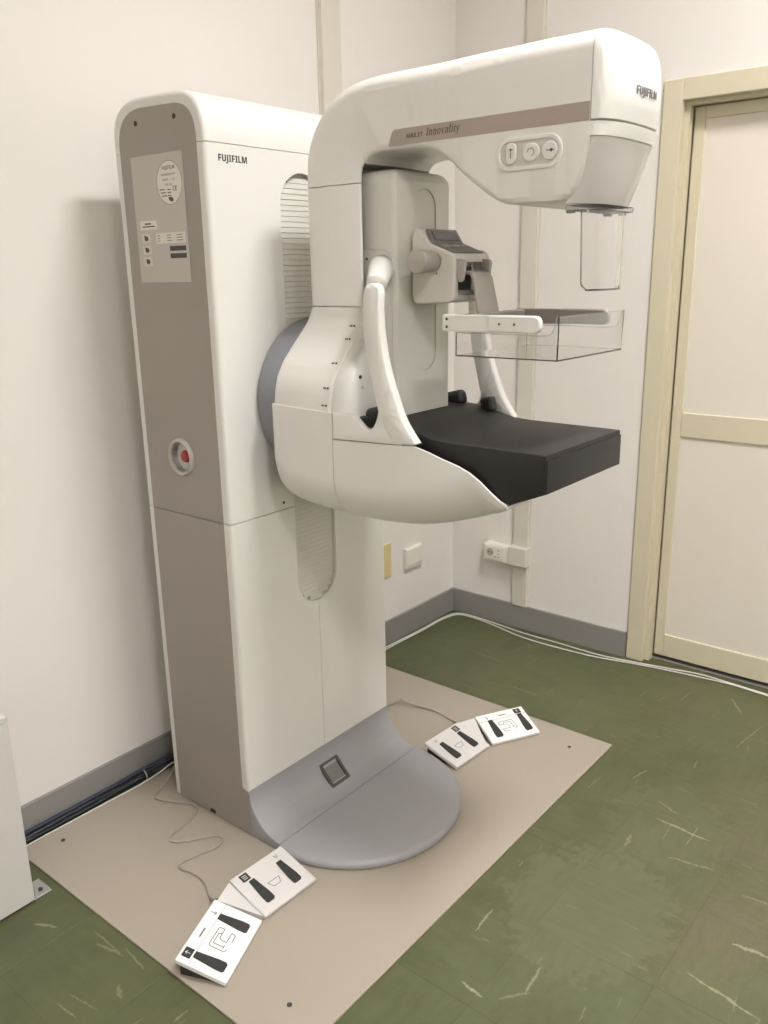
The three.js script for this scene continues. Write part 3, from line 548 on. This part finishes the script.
// --- carriage that carries the compression unit
{
  const c = group('carriage', machine);
  let body = []; 
  for (let i = 0; i <= 10; i++) { const t = i / 10; const y = t < 0.05 ? 1.2 : 1.2 + (1.745 - 1.2) * t; body.push(ring(V3(0, y, 0.830), V3(1, 0, 0), V3(0, 0, 1), 0.106, 0.075, [0.014, 0.014, 0.002, 0.002])); }
  for (let i = 1; i <= 6; i++) { const a = Math.PI / 2 * i / 6, q = 0.03 * (1 - Math.cos(a)); body.push(ring(V3(0, 1.745 + 0.03 * Math.sin(a), 0.830 - q / 2), V3(1, 0, 0), V3(0, 0, 1), 0.106 - q, 0.075 - q / 2, [0.014, 0.014, 0.002, 0.002].map(v => Math.max(0.002, v - q * 0.4)))); }
  const grooves = [frontExtrude(stadium(0.0445, 1.322, 1.737), 0.9008, 0.95)];
  for (const s of [-1, 1]) {
    grooves.push(sideExtrude(roundRect(0.8045, 0.8897, 1.4147, 1.6033, [0.001, 0.001, 0.029, 0.001]), s < 0 ? -0.12 : 0.1025, s < 0 ? -0.1025 : 0.12, 0, 1, 8));
    grooves.push(span(s < 0 ? -0.12 : 0.1025, s < 0 ? -0.1025 : 0.12, 1.19, 1.4155, 0.8883, 0.8897));
  }
  mesh('carriage_body', cut(loft(body), ...grooves), M.carriage, c);
  mesh('slide_slot', frontExtrude(stadium(0.0425, 1.324, 1.735), 0.8995, 0.9025, 0.0005), M.carriage, c);
  for (const s of [-1, 1]) {
    const pl = roundRect(0.806, 0.8885, 1.416, 1.602, [0.001, 0.001, 0.028, 0.001]);
    mesh('flank_plate', sideExtrude(pl, s < 0 ? -0.1064 : 0.1024, s < 0 ? -0.1024 : 0.1064, 0.0006, 2, 8), M.carriage, c);
    mesh('flank_screw', new THREE.CylinderGeometry(0.003, 0.003, 0.001, 10).rotateZ(Math.PI / 2), M.slotDark, c, [s * 0.1067, 1.583, 0.816]);
  }
}

// --- patient table
{
  const t = group('patient_table', machine);
  const prof = [[0.84, 1.13], [1.06, 1.105], [1.2, 1.092], [1.240, 1.078], [1.252, 1.075], [1.3365, 1.1105], [1.336, 1.192], [1.10, 1.1935], [1.055, 1.196], [1.02, 1.204], [0.98, 1.214], [0.94, 1.221], [0.84, 1.226]];
  mesh('table_body', toCreasedNormals(sideExtrude(prof, -0.1775, 0.1775, 0.004, 3), 0.5), M.tableTop, t);
  mesh('front_cap', toCreasedNormals(sideExtrude([[1.3366, 1.1115], [1.3390, 1.1115], [1.3390, 1.1815], [1.3366, 1.1815]], -0.1755, 0.1755, 0.0008, 2), 0.5), M.tableTop, t);
  for (const s of [-1, 1]) mesh('side_tray', toCreasedNormals(sideExtrude([[0.84, 1.168], [1.02, 1.168], [1.03, 1.182], [1.02, 1.190], [0.97, 1.206], [0.84, 1.206]], s < 0 ? -0.2145 : 0.1778, s < 0 ? -0.1778 : 0.2145, 0.002, 2), 0.5), M.tableTop, t);
  for (const s of [-1, 1]) {
    mesh('release_lever', rbox(0.034, 0.04, 0.06, 0.014, 4), M.lever, t, [s * 0.160, 1.232, 0.885], [-0.25, 0, 0]);
  }
  mesh('release_lever', rbox(0.03, 0.038, 0.036, 0.009, 4), M.lever, t, [0.163, 1.224, 0.984], [-0.2, 0, 0]);
}

// --- compression unit
{
  const u = group('compression_unit', machine);
  const prof = [[0.9155, 1.500], [0.9175, 1.489], [0.923, 1.482], [0.932, 1.4805], [1.018, 1.484], [1.030, 1.489], [1.0335, 1.497], [1.0335, 1.588], [1.029, 1.590], [0.999, 1.601], [0.968, 1.613], [0.957, 1.624], [0.952, 1.635], [0.942, 1.644], [0.930, 1.647], [0.921, 1.643], [0.9155, 1.632]];
  const open = span(-0.052, 0.052, 1.500, 1.572, 1.005, 1.08);
  mesh('unit_body', cut(sideExtrude(prof, -0.066, 0.066, 0.005, 4), open), M.unit, u);
  mesh('unit_mount', rspan(-0.042, 0.042, 1.50, 1.62, 0.9030, 0.9165, 0.002), M.unit, u);
  mesh('recess', span(-0.0515, 0.0515, 1.5005, 1.5715, 1.000, 1.0075), M.unit, u);
  for (const [x, y, z] of [[-0.02, 1.555, 1.014], [0.012, 1.556, 1.014]]) mesh('latch', rbox(0.022, 0.012, 0.016, 0.003, 2), M.rubber, u, [x, y, z]);
  mesh('latch_block', rbox(0.058, 0.05, 0.01, 0.002, 2), M.rubber, u, [-0.006, 1.536, 1.0125]);
  for (const x of [-0.032, 0.03]) mesh('guide_pin', new THREE.CylinderGeometry(0.004, 0.004, 0.06, 12), M.metal, u, [x, 1.538, 1.016]);
  // sloping keypad and raised display
  const slope = Math.atan2(1.613 - 1.590, 1.029 - 0.968);
  mesh('keypad', rbox(0.118, 0.004, 0.066, 0.0018, 2), M.bezel, u, [0, 1.6035, 0.9975], [slope, 0, 0]);
  for (let i = 0; i < 3; i++) mesh('keypad_key', rbox(0.026, 0.003, 0.012, 0.001, 2), M.armGrey, u, [-0.034 + 0.034 * i, 1.6085, 0.9905], [slope, 0, 0]);
  const ds = Math.atan2(0.031, 0.014);
  mesh('display_bezel', rbox(0.118, 0.006, 0.038, 0.0025, 3), M.bezel, u, [0, 1.6285, 0.9605], [ds - 0.16, 0, 0]);
  mesh('display_screen', rbox(0.094, 0.002, 0.023, 0.0008, 2), M.screen, u, [0, 1.6302, 0.9638], [ds - 0.16, 0, 0]);
  for (const s of [-1, 1]) {
    const kg = new THREE.LatheGeometry([[0, 0], [0.0215, 0], [0.0215, 0.006], [0.0235, 0.008], [0.0262, 0.060], [0.0248, 0.0645], [0, 0.066]].map(p => new THREE.Vector2(...p)), 40).rotateZ(s < 0 ? Math.PI / 2 : -Math.PI / 2);
    mesh('hand_knob', kg, M.knob, u, [s * 0.0665, 1.574, 0.976]);
    mesh('index_dot', new THREE.CylinderGeometry(0.002, 0.002, 0.001, 8).rotateZ(Math.PI / 2), M.slotDark, u, [s * 0.0664, 1.548, 0.986]);
    // release tab beside the recess
    const tg = new THREE.Shape(); tg.moveTo(1.026, 1.580); tg.lineTo(1.050, 1.577); tg.quadraticCurveTo(1.056, 1.575, 1.055, 1.566); tg.lineTo(1.050, 1.535); tg.quadraticCurveTo(1.046, 1.526, 1.038, 1.530); tg.lineTo(1.034, 1.548); tg.lineTo(1.026, 1.556); tg.lineTo(1.026, 1.580);
    mesh('release_tab', sideExtrude(tg, s < 0 ? -0.058 : 0.047, s < 0 ? -0.047 : 0.058, 0.003, 3), M.knob, u);
  }
}

// --- compression paddle
{
  const pd = group('compression_paddle', machine);
  // tongue from the unit down to the paddle
  const tongue = []; for (const [z, y, w, az] of [[1.012, 1.548, 0.030, 0], [1.046, 1.549, 0.034, 0.1], [1.058, 1.546, 0.038, 0.6], [1.065, 1.536, 0.039, 1.2], [1.072, 1.505, 0.040, 1.4], [1.082, 1.46, 0.042, 1.4], [1.085, 1.44, 0.042, 1.4]]) tongue.push(ring(V3(0, y, z), V3(1, 0, 0), V3(0, Math.cos(az), Math.sin(az)), w, 0.004, [0.003, 0.003, 0.003, 0.003], 3));
  mesh('tongue', loft(tongue), M.knob, pd);
  mesh('cross_bar', rspan(-0.152, 0.152, 1.433, 1.462, 1.068, 1.090, 0.004), M.armGrey, pd);
  for (const s of [-1, 1]) {
    const X = (a, b) => s < 0 ? [-b, -a] : [a, b];
    mesh('arm_rear', sideExtrude(roundRect(1.066, 1.19, 1.4295, 1.4645, 0.004), ...X(0.1505, 0.158), 0.002, 2), s < 0 ? M.white2 : M.armGrey, pd);
    mesh('arm_front', sideExtrude(roundRect(1.182, 1.303, 1.4305, 1.4650, [0.006, 0.014, 0.014, 0.006]), ...X(0.1475, 0.162), 0.004, 3), s < 0 ? M.white2 : M.armGrey, pd);
    for (const z of [1.21, 1.245]) mesh('arm_screw', new THREE.CylinderGeometry(0.0025, 0.0025, 0.001, 10).rotateZ(Math.PI / 2), M.slotDark, pd, [s * 0.1622, 1.4475, z]);
    for (const y of [1.439, 1.455]) mesh('arm_screw', new THREE.CylinderGeometry(0.003, 0.003, 0.001, 10).rotateZ(Math.PI / 2), M.slotDark, pd, [s * 0.1583, y, 1.078]);
    // side wall of the clear tray, rising to the front lip
    const w = new THREE.Shape(); w.moveTo(1.096, 1.3795); w.lineTo(1.3355, 1.3795); w.lineTo(1.3395, 1.464); w.lineTo(1.334, 1.464); w.quadraticCurveTo(1.328, 1.43, 1.315, 1.4265); w.lineTo(1.096, 1.4265); w.lineTo(1.096, 1.3795);
    mesh('tray_wall', sideExtrude(w, ...X(0.1485, 0.1508), 0), M.acrylic, pd);
    mesh('tray_edge', new THREE.TubeGeometry(new THREE.CatmullRomCurve3([[1.096, 1.4265], [1.2, 1.4265], [1.312, 1.4268], [1.323, 1.431], [1.330, 1.446], [1.334, 1.464]].map(([z, y]) => V3(s * 0.1497, y, z)), false, 'centripetal'), 48, 0.0009, 5, false), M.acrylic, pd);
    mesh('tray_edge', tube([[s * 0.1497, 1.3785, 1.097], [s * 0.1497, 1.3785, 1.336]], 0.0015, 2, 5), M.acrylic, pd);
    if (s > 0) mesh('tray_edge', tube([[s * 0.1497, 1.3785, 1.3365], [s * 0.1497, 1.464, 1.3395]], 0.0008, 2, 5), M.acrylic, pd);
    mesh('tray_edge', tube([[s * 0.1497, 1.3785, 1.097], [s * 0.1497, 1.4265, 1.097]], 0.0011, 2, 5), M.acrylic, pd);
  }
  mesh('tray_floor', span(-0.1485, 0.1485, 1.3775, 1.3795, 1.097, 1.3365), M.acrylic, pd);
  mesh('tray_wall', span(-0.1485, 0.1485, 1.3795, 1.462, 1.3362, 1.3384), M.acrylic, pd);
  mesh('tray_wall', span(-0.1485, 0.1485, 1.3795, 1.4265, 1.096, 1.0982), M.acrylic, pd);
  mesh('tray_edge', tube([[-0.1497, 1.3785, 1.337], [0.1497, 1.3785, 1.337]], 0.0018, 2, 5), M.acrylic, pd);
  mesh('tray_edge', tube([[-0.1497, 1.463, 1.3385], [0.1497, 1.463, 1.3385]], 0.0006, 2, 5), M.acrylic, pd);
  mesh('tray_edge', tube([[-0.1497, 1.3785, 1.097], [0.1497, 1.3785, 1.097]], 0.0010, 2, 5), M.acrylic, pd);
}

// ---------------------------------------------------------------- floor plate under the machine
{
  const f = thing('floor_plate', 'large beige steel plate bolted to the floor under the machine', 'plate');
  mesh('steel_sheet', rspan(-0.7638, 0.7613, 0.0, PLATE_T, 0.0409, 1.1208, 0.0012), M.steelPlate, f);
  for (const x of [-0.66, 0.66]) for (const z of [0.1, 1.014]) mesh('anchor_bolt', new THREE.CylinderGeometry(0.006, 0.006, 0.0012, 16), M.slotDark, f, [x, PLATE_T + 0.0006, z]);
}

// ---------------------------------------------------------------- foot switches
function pedalPrint(kind, flip) {
  return canvas(512, 360, (c, w, h) => {
    c.fillStyle = kind === 'white' ? '#eceae6' : '#cfcbc7'; c.fillRect(0, 0, w, h);
    if (flip) { c.translate(w, 0); c.scale(-1, 1); }
    const ink = '#2e2c2a'; c.strokeStyle = ink; c.fillStyle = ink; c.lineWidth = 5; c.lineJoin = 'round';
    // outer (u = 0) symbol is the dark tile; inner one is outlined
    const ax = kind === 'white' ? 70 : 95, bx = kind === 'white' ? 420 : 415, y = 45;
    c.fillRect(ax - 38, y - 32, 76, 64); c.strokeStyle = '#d8d5d0'; c.beginPath(); 
    if (kind === 'white') { c.moveTo(ax, y + 18); c.lineTo(ax, y - 18); c.moveTo(ax - 13, y - 5); c.lineTo(ax, y - 18); c.lineTo(ax + 13, y - 5); } else { for (let k = -1; k < 2; k++) { c.moveTo(ax - 20, y + 14 * k); c.lineTo(ax + 20, y + 14 * k); } } c.stroke();
    c.strokeStyle = kind === 'white' ? ink : '#8d8985'; c.beginPath();
    if (kind === 'white') { c.moveTo(bx, y - 24); c.lineTo(bx, y + 20); c.moveTo(bx - 14, y + 6); c.lineTo(bx, y + 20); c.lineTo(bx + 14, y + 6); } else { for (let k = -1; k < 2; k++) { c.moveTo(bx - 18, y + 10 * k - 6); c.lineTo(bx, y + 10 * k + 5); c.lineTo(bx + 18, y + 10 * k - 6); } } c.stroke();
    c.strokeStyle = ink; c.lineWidth = 4; c.beginPath();
    if (kind === 'white') {
      c.fillStyle = '#6b6763'; c.fillRect(205, 46, 80, 12);
      c.lineWidth = 5; c.moveTo(205, 262); c.quadraticCurveTo(180, 262, 180, 238); c.lineTo(180, 158); c.quadraticCurveTo(180, 136, 204, 136); c.lineTo(318, 136); c.quadraticCurveTo(336, 136, 336, 152); c.lineTo(336, 178); c.lineTo(262, 178); c.lineTo(250, 200); c.lineTo(250, 236); c.lineTo(330, 236); c.lineTo(322, 268); c.lineTo(262, 268); c.stroke();
      c.beginPath(); c.moveTo(210, 156); c.lineTo(286, 156); c.lineTo(300, 178); c.moveTo(210, 156); c.lineTo(210, 236); c.moveTo(196, 236); c.lineTo(226, 236); c.stroke();
    } else { c.moveTo(196, 184); c.lineTo(312, 184); c.lineTo(286, 230); c.lineTo(222, 230); c.closePath(); c.stroke(); }
  });
}
const PEDAL = {};
// pedal local frame: u along x (0..L), v along z (0..D), raised rear edge; lies on the steel plate
function pedal(parent, kind, [hx0, hz0], [hx1, hz1], D, flip) {
  const L = Math.hypot(hx1 - hx0, hz1 - hz0), g = group(kind === 'white' ? 'white_pedal' : 'grey_pedal', parent);
  g.position.set(hx0, PLATE_T, hz0); g.rotation.y = -Math.atan2(hz1 - hz0, hx1 - hx0);
  const yr = 0.049, yf = 0.014, tilt = Math.atan2(yr - yf, D), len = Math.hypot(D, yr - yf);
  mesh('pedal_base', sideExtrude([[0.008, 0], [D - 0.010, 0], [D - 0.010, yf - 0.009], [0.008, yr - 0.010]], 0.008, L - 0.008, 0.0008, 1), M.pedalBase, g);
  const key = kind + flip; const mat = PEDAL[key] || (PEDAL[key] = std('#ffffff', 0.42, { map: pedalPrint(kind, flip) }));
  const plain = kind === 'white' ? M.pedalWhite : M.pedalGrey;
  mesh('pedal_cover', rbox(L, 0.013, len, 0.003, 3), plain, g, [L / 2, (yr + yf) / 2 - 0.0065, D / 2], [tilt, 0, 0]);
  const top = new THREE.PlaneGeometry(L - 0.008, len - 0.008).rotateX(-Math.PI / 2);
  mesh('printed_face', top, mat, g, [L / 2, (yr + yf) / 2 + 0.0003, D / 2], [tilt, 0, 0]);
  const at = (u, v, up) => [u * L, yr + (yf - yr) * v + up, v * D];
  if (kind === 'white') mesh('hinge_step', box(L - 0.006, 0.0012, 0.003), M.pedalGrey, g, at(0.5, 0.27, 0.0006), [tilt, 0, 0]);
  // black rubber treads, narrow at the back
  const ts = new THREE.Shape(); const Lt = 0.078; ts.moveTo(-0.007, -Lt / 2); ts.lineTo(0.007, -Lt / 2); ts.lineTo(0.0125, Lt / 2 - 0.022); ts.lineTo(0.0125, Lt / 2 - 0.004); ts.lineTo(0.009, Lt / 2); ts.lineTo(-0.009, Lt / 2); ts.lineTo(-0.0125, Lt / 2 - 0.004); ts.lineTo(-0.0125, Lt / 2 - 0.022); ts.closePath();
  const tg = new THREE.ExtrudeGeometry(ts, { depth: 0.003, bevelEnabled: true, bevelSize: 0.0008, bevelThickness: 0.0008, bevelSegments: 2 }); tg.rotateX(Math.PI / 2);
  for (const [u, v] of kind === 'white' ? [[0.16, 0.58], [0.78, 0.58]] : [[0.24, 0.56], [0.76, 0.56]]) mesh('rubber_tread', tg, M.rubber, g, at(flip ? 1 - u : u, v, 0.004), [tilt, 0, 0]);
  return g;
}
function footSwitch(label, grey, white, flip, bridge, cord) {
  const t = thing('foot_switch', label, 'foot pedal', 'foot switches of the machine');
  pedal(t, 'grey', ...grey, 0.137, flip); pedal(t, 'white', ...white, 0.127, flip);
  // wedge that joins the two pedals: heights follow the pedal slopes
  const [a, b, c] = bridge; const up = (p, y) => V3(p[0], y, p[1]);
  mesh('bridge', loft([[up(a, PLATE_T + 0.001), up(b, PLATE_T + 0.001), up(c, PLATE_T + 0.001)], [up(a, PLATE_T + 0.044), up(b, PLATE_T + 0.044), up(c, PLATE_T + 0.010)]], { crease: 0.3 }), M.pedalGrey, t);
  mesh('cord', new THREE.TubeGeometry(new THREE.CatmullRomCurve3(cord.map(p => V3(...p)), false, 'catmullrom', 0.6), 260, 0.0032, 8, false), M.cord, t);
  return t;
}
const cy = PLATE_T + 0.0033;
footSwitch('white and grey double foot switch with coiled cord crossing the plate', [[-0.515, 0.651], [-0.337, 0.657]], [[-0.766, 0.752], [-0.583, 0.674]], false, [[-0.579, 0.680], [-0.517, 0.654], [-0.519, 0.780]],
  [[-0.565, cy + 0.03, 0.668], [-0.562, cy + 0.012, 0.640], [-0.550, cy, 0.612], [-0.524, cy, 0.555], [-0.523, cy, 0.50], [-0.530, cy, 0.472], [-0.518, cy, 0.452], [-0.47, cy, 0.458], [-0.416, cy, 0.474], [-0.384, cy, 0.466], [-0.376, cy, 0.445], [-0.392, cy, 0.424], [-0.45, cy, 0.385], [-0.471, cy, 0.362], [-0.473, cy, 0.343], [-0.455, cy, 0.330], [-0.40, cy, 0.322], [-0.345, cy, 0.303], [-0.326, cy, 0.27], [-0.336, cy, 0.235], [-0.355, cy, 0.205], [-0.374, cy, 0.160], [-0.368, cy, 0.135], [-0.32, cy + 0.004, 0.115], [-0.27, cy + 0.03, 0.10], [-0.235, cy + 0.06, 0.09]]);
footSwitch('white and grey double foot switch with short thin cord beside the grey tread', [[0.322, 0.657], [0.500, 0.669]], [[0.565, 0.697], [0.729, 0.786]], true, [[0.563, 0.698], [0.497, 0.671], [0.490, 0.795]],
  [[0.505, cy + 0.032, 0.682], [0.535, cy + 0.016, 0.655], [0.562, cy, 0.60], [0.578, cy, 0.52], [0.565, cy + 0.004, 0.45], [0.548, cy + 0.012, 0.405], [0.556, cy + 0.010, 0.382], [0.53, cy + 0.006, 0.366], [0.46, cy, 0.345], [0.40, cy, 0.30], [0.345, cy + 0.01, 0.26], [0.325, cy + 0.03, 0.21]]);

// ---------------------------------------------------------------- things on the walls
{
  const { x1 } = ROOM;
  const d1 = thing('cable_duct', 'flat cream cable duct running up the wall behind the machine', 'cable duct');
  mesh('duct_cover', rspan(0.63, 0.724, 0.108, ROOM.h, 0, 0.022, 0.002), M.duct, d1); mesh('duct_base', span(0.626, 0.728, 0.108, ROOM.h, 0, 0.006), M.duct, d1);
  const d2 = thing('cable_duct', 'flat cream cable duct running down to the wall socket beside the door', 'cable duct');
  mesh('duct_cover', rspan(x1 - 0.018, x1, 0.108, ROOM.h, 0.333, 0.404, 0.002), M.duct, d2); mesh('duct_base', span(x1 - 0.005, x1, 0.108, ROOM.h, 0.329, 0.410, ), M.duct, d2);
  mesh('junction_box', rspan(x1 - 0.046, x1, 0.302, 0.386, 0.323, 0.412, 0.004), M.duct, d2);
  const s = thing('wall_socket', 'white double wall socket beside the cable duct junction box', 'socket');
  mesh('socket_box', rspan(x1 - 0.042, x1, 0.302, 0.380, 0.196, 0.322, 0.004), M.socketWhite, s);
  mesh('socket_face', rspan(x1 - 0.045, x1 - 0.040, 0.310, 0.372, 0.205, 0.305, 0.0015), M.socketWhite, s);
  const well = mesh('schuko_well', new THREE.CylinderGeometry(0.018, 0.018, 0.001, 24).rotateZ(Math.PI / 2), M.plateGrey, s, [x1 - 0.0454, 0.343, 0.232]);
  for (const [y, z] of [[0.343, 0.224], [0.343, 0.240], [0.356, 0.275], [0.341, 0.275], [0.326, 0.275], [0.326, 0.258]]) mesh('pin_hole', new THREE.CylinderGeometry(0.0028, 0.0028, 0.001, 10).rotateZ(Math.PI / 2), M.dark, s, [x1 - 0.0461, y, z]);
  const p = thing('wall_box', 'small blank white outlet box low on the wall near the corner', 'outlet box');
  mesh('box_body', rspan(1.064, 1.182, 0.307, 0.400, 0, 0.018, 0.004), M.socketWhite, p); mesh('box_lid', rspan(1.069, 1.177, 0.322, 0.395, 0.016, 0.022, 0.003), M.socketWhite, p);
  const bp = thing('wall_plate', 'beige cover plate on the wall half hidden behind the column', 'cover plate');
  mesh('cover', rspan(0.852, 0.972, 0.306, 0.455, 0, 0.007, 0.002), M.beigePlate, bp); for (const y of [0.33, 0.43]) mesh('screw', new THREE.CylinderGeometry(0.004, 0.004, 0.002, 10).rotateX(Math.PI / 2), M.metal, bp, [0.912, y, 0.0078]);
}

// ---------------------------------------------------------------- loose cables along the walls
{
  const y = 0.0036, r = 0.0030;
  const c = thing('floor_cable', 'pair of thin white cables lying along the baseboard to the door', 'cable');
  const a = [[0.45, y, 0.028], [0.75, y, 0.024], [0.93, y, 0.026], [1.15, y, 0.034], [1.33, y, 0.036], [1.40, y, 0.06], [1.41, y, 0.15], [1.40, y, 0.28], [1.385, y, 0.42], [1.384, y, 0.6], [1.38, y, 0.78], [1.405, y, 0.93], [1.43, y, 1.05], [1.455, y, 1.17], [1.45, y, 1.3], [1.44, y, 1.45], [1.42, y, 1.8], [1.40, y, 2.3]];
  mesh('cable_strand', tube(a, r, 200, 8), M.cableWhite, c);
  const b = [[0.45, y, 0.040], [0.93, y, 0.038], [1.14, y, 0.043], [1.32, y, 0.045], [1.388, y, 0.07], [1.398, y, 0.15], [1.380, y, 0.27], [1.345, y, 0.43], [1.340, y, 0.6], [1.355, y, 0.78], [1.390, y, 0.93], [1.412, y, 1.05], [1.430, y, 1.17], [1.442, y, 1.3], [1.432, y, 1.45], [1.41, y, 1.8], [1.39, y, 2.3]];
  mesh('cable_strand', tube(b, r, 200, 8), M.cableWhite, c);
  const k = thing('cable_bundle', 'bundle of black, blue and white cables on the floor behind the beige plate', 'cable');
  const run = (dy, dz, rr, m, s) => mesh('cable_strand', tube([[-0.826, rr + dy, 0.021 + dz], [-0.72, rr + dy + 0.002 * s, 0.022 + dz], [-0.55, rr + dy, 0.021 + dz * 0.8], [-0.38, rr + dy + 0.004 * s, 0.023 + dz], [-0.30, rr + dy + 0.01, 0.03 + dz], [-0.22, rr + dy + 0.02, 0.05 + dz * 1.5], [-0.12, rr + dy + 0.03, 0.10 + dz]], rr, 90, 8), m, k);
  run(0, 0.003, 0.0075, M.cableBlack, 1); run(0.0135, 0.002, 0.007, M.cableBlack, -1); run(0.026, 0.001, 0.006, M.cableBlue, 1); run(0.006, 0.011, 0.004, M.cableBlack, 2);
  mesh('cable_tie', new THREE.TorusGeometry(0.019, 0.0025, 6, 24).rotateY(Math.PI / 2), M.metal, k, [-0.335, 0.022, 0.030]);
  mesh('cable_strand', tube([[-0.826, 0.003, 0.044], [-0.79, 0.005, 0.044], [-0.75, PLATE_T + 0.0025, 0.0445], [-0.5, PLATE_T + 0.0025, 0.0455], [-0.36, PLATE_T + 0.0025, 0.047], [-0.29, PLATE_T + 0.012, 0.053], [-0.24, PLATE_T + 0.03, 0.066], [-0.2, PLATE_T + 0.02, 0.09], [-0.12, PLATE_T + 0.004, 0.12]], 0.0024, 80, 6), M.cableWhite, k);
}

// ---------------------------------------------------------------- low white cabinet at the wall, with its floor bracket
{
  const c = thing('cabinet', 'low white cabinet against the wall by the beige plate', 'cabinet');
  const x1 = -0.836, x0 = -1.50, z = 0.262, h = 0.535;
  mesh('cabinet_body', rspan(x0, x1, 0.004, h - 0.016, 0.016, z - 0.018, 0.002), M.cabinet, c);
  mesh('cabinet_top', rspan(x0 - 0.002, x1 + 0.002, h - 0.015, h, 0.016, z, 0.002), M.cabinet, c);
  mesh('cabinet_door', rspan(x0 + 0.001, x1, 0.006, h - 0.0165, z - 0.0175, z, 0.002), M.cabinet, c);
  mesh('handle', rspan(x0 + 0.04, x0 + 0.055, 0.3, 0.42, z + 0.012, z + 0.022, 0.003), M.metal, c);
  for (const y of [0.31, 0.41]) mesh('handle_post', new THREE.CylinderGeometry(0.004, 0.004, 0.015, 10).rotateX(Math.PI / 2), M.metal, c, [x0 + 0.0475, y, z + 0.0065]);
  const b = group('floor_bracket', c);
  mesh('bracket_foot', rspan(x1 + 0.0005, x1 + 0.05, 0.0005, 0.004, 0.19, 0.258, 0.0015), M.metal, b);
  mesh('bracket_upright', rspan(x1 + 0.0005, x1 + 0.004, 0.004, 0.05, 0.19, 0.258, 0.0012), M.metal, b);
  mesh('bracket_bolt', new THREE.CylinderGeometry(0.006, 0.006, 0.004, 6), M.slotDark, b, [x1 + 0.03, 0.006, 0.235]);
}

renderer.render(scene, camera);
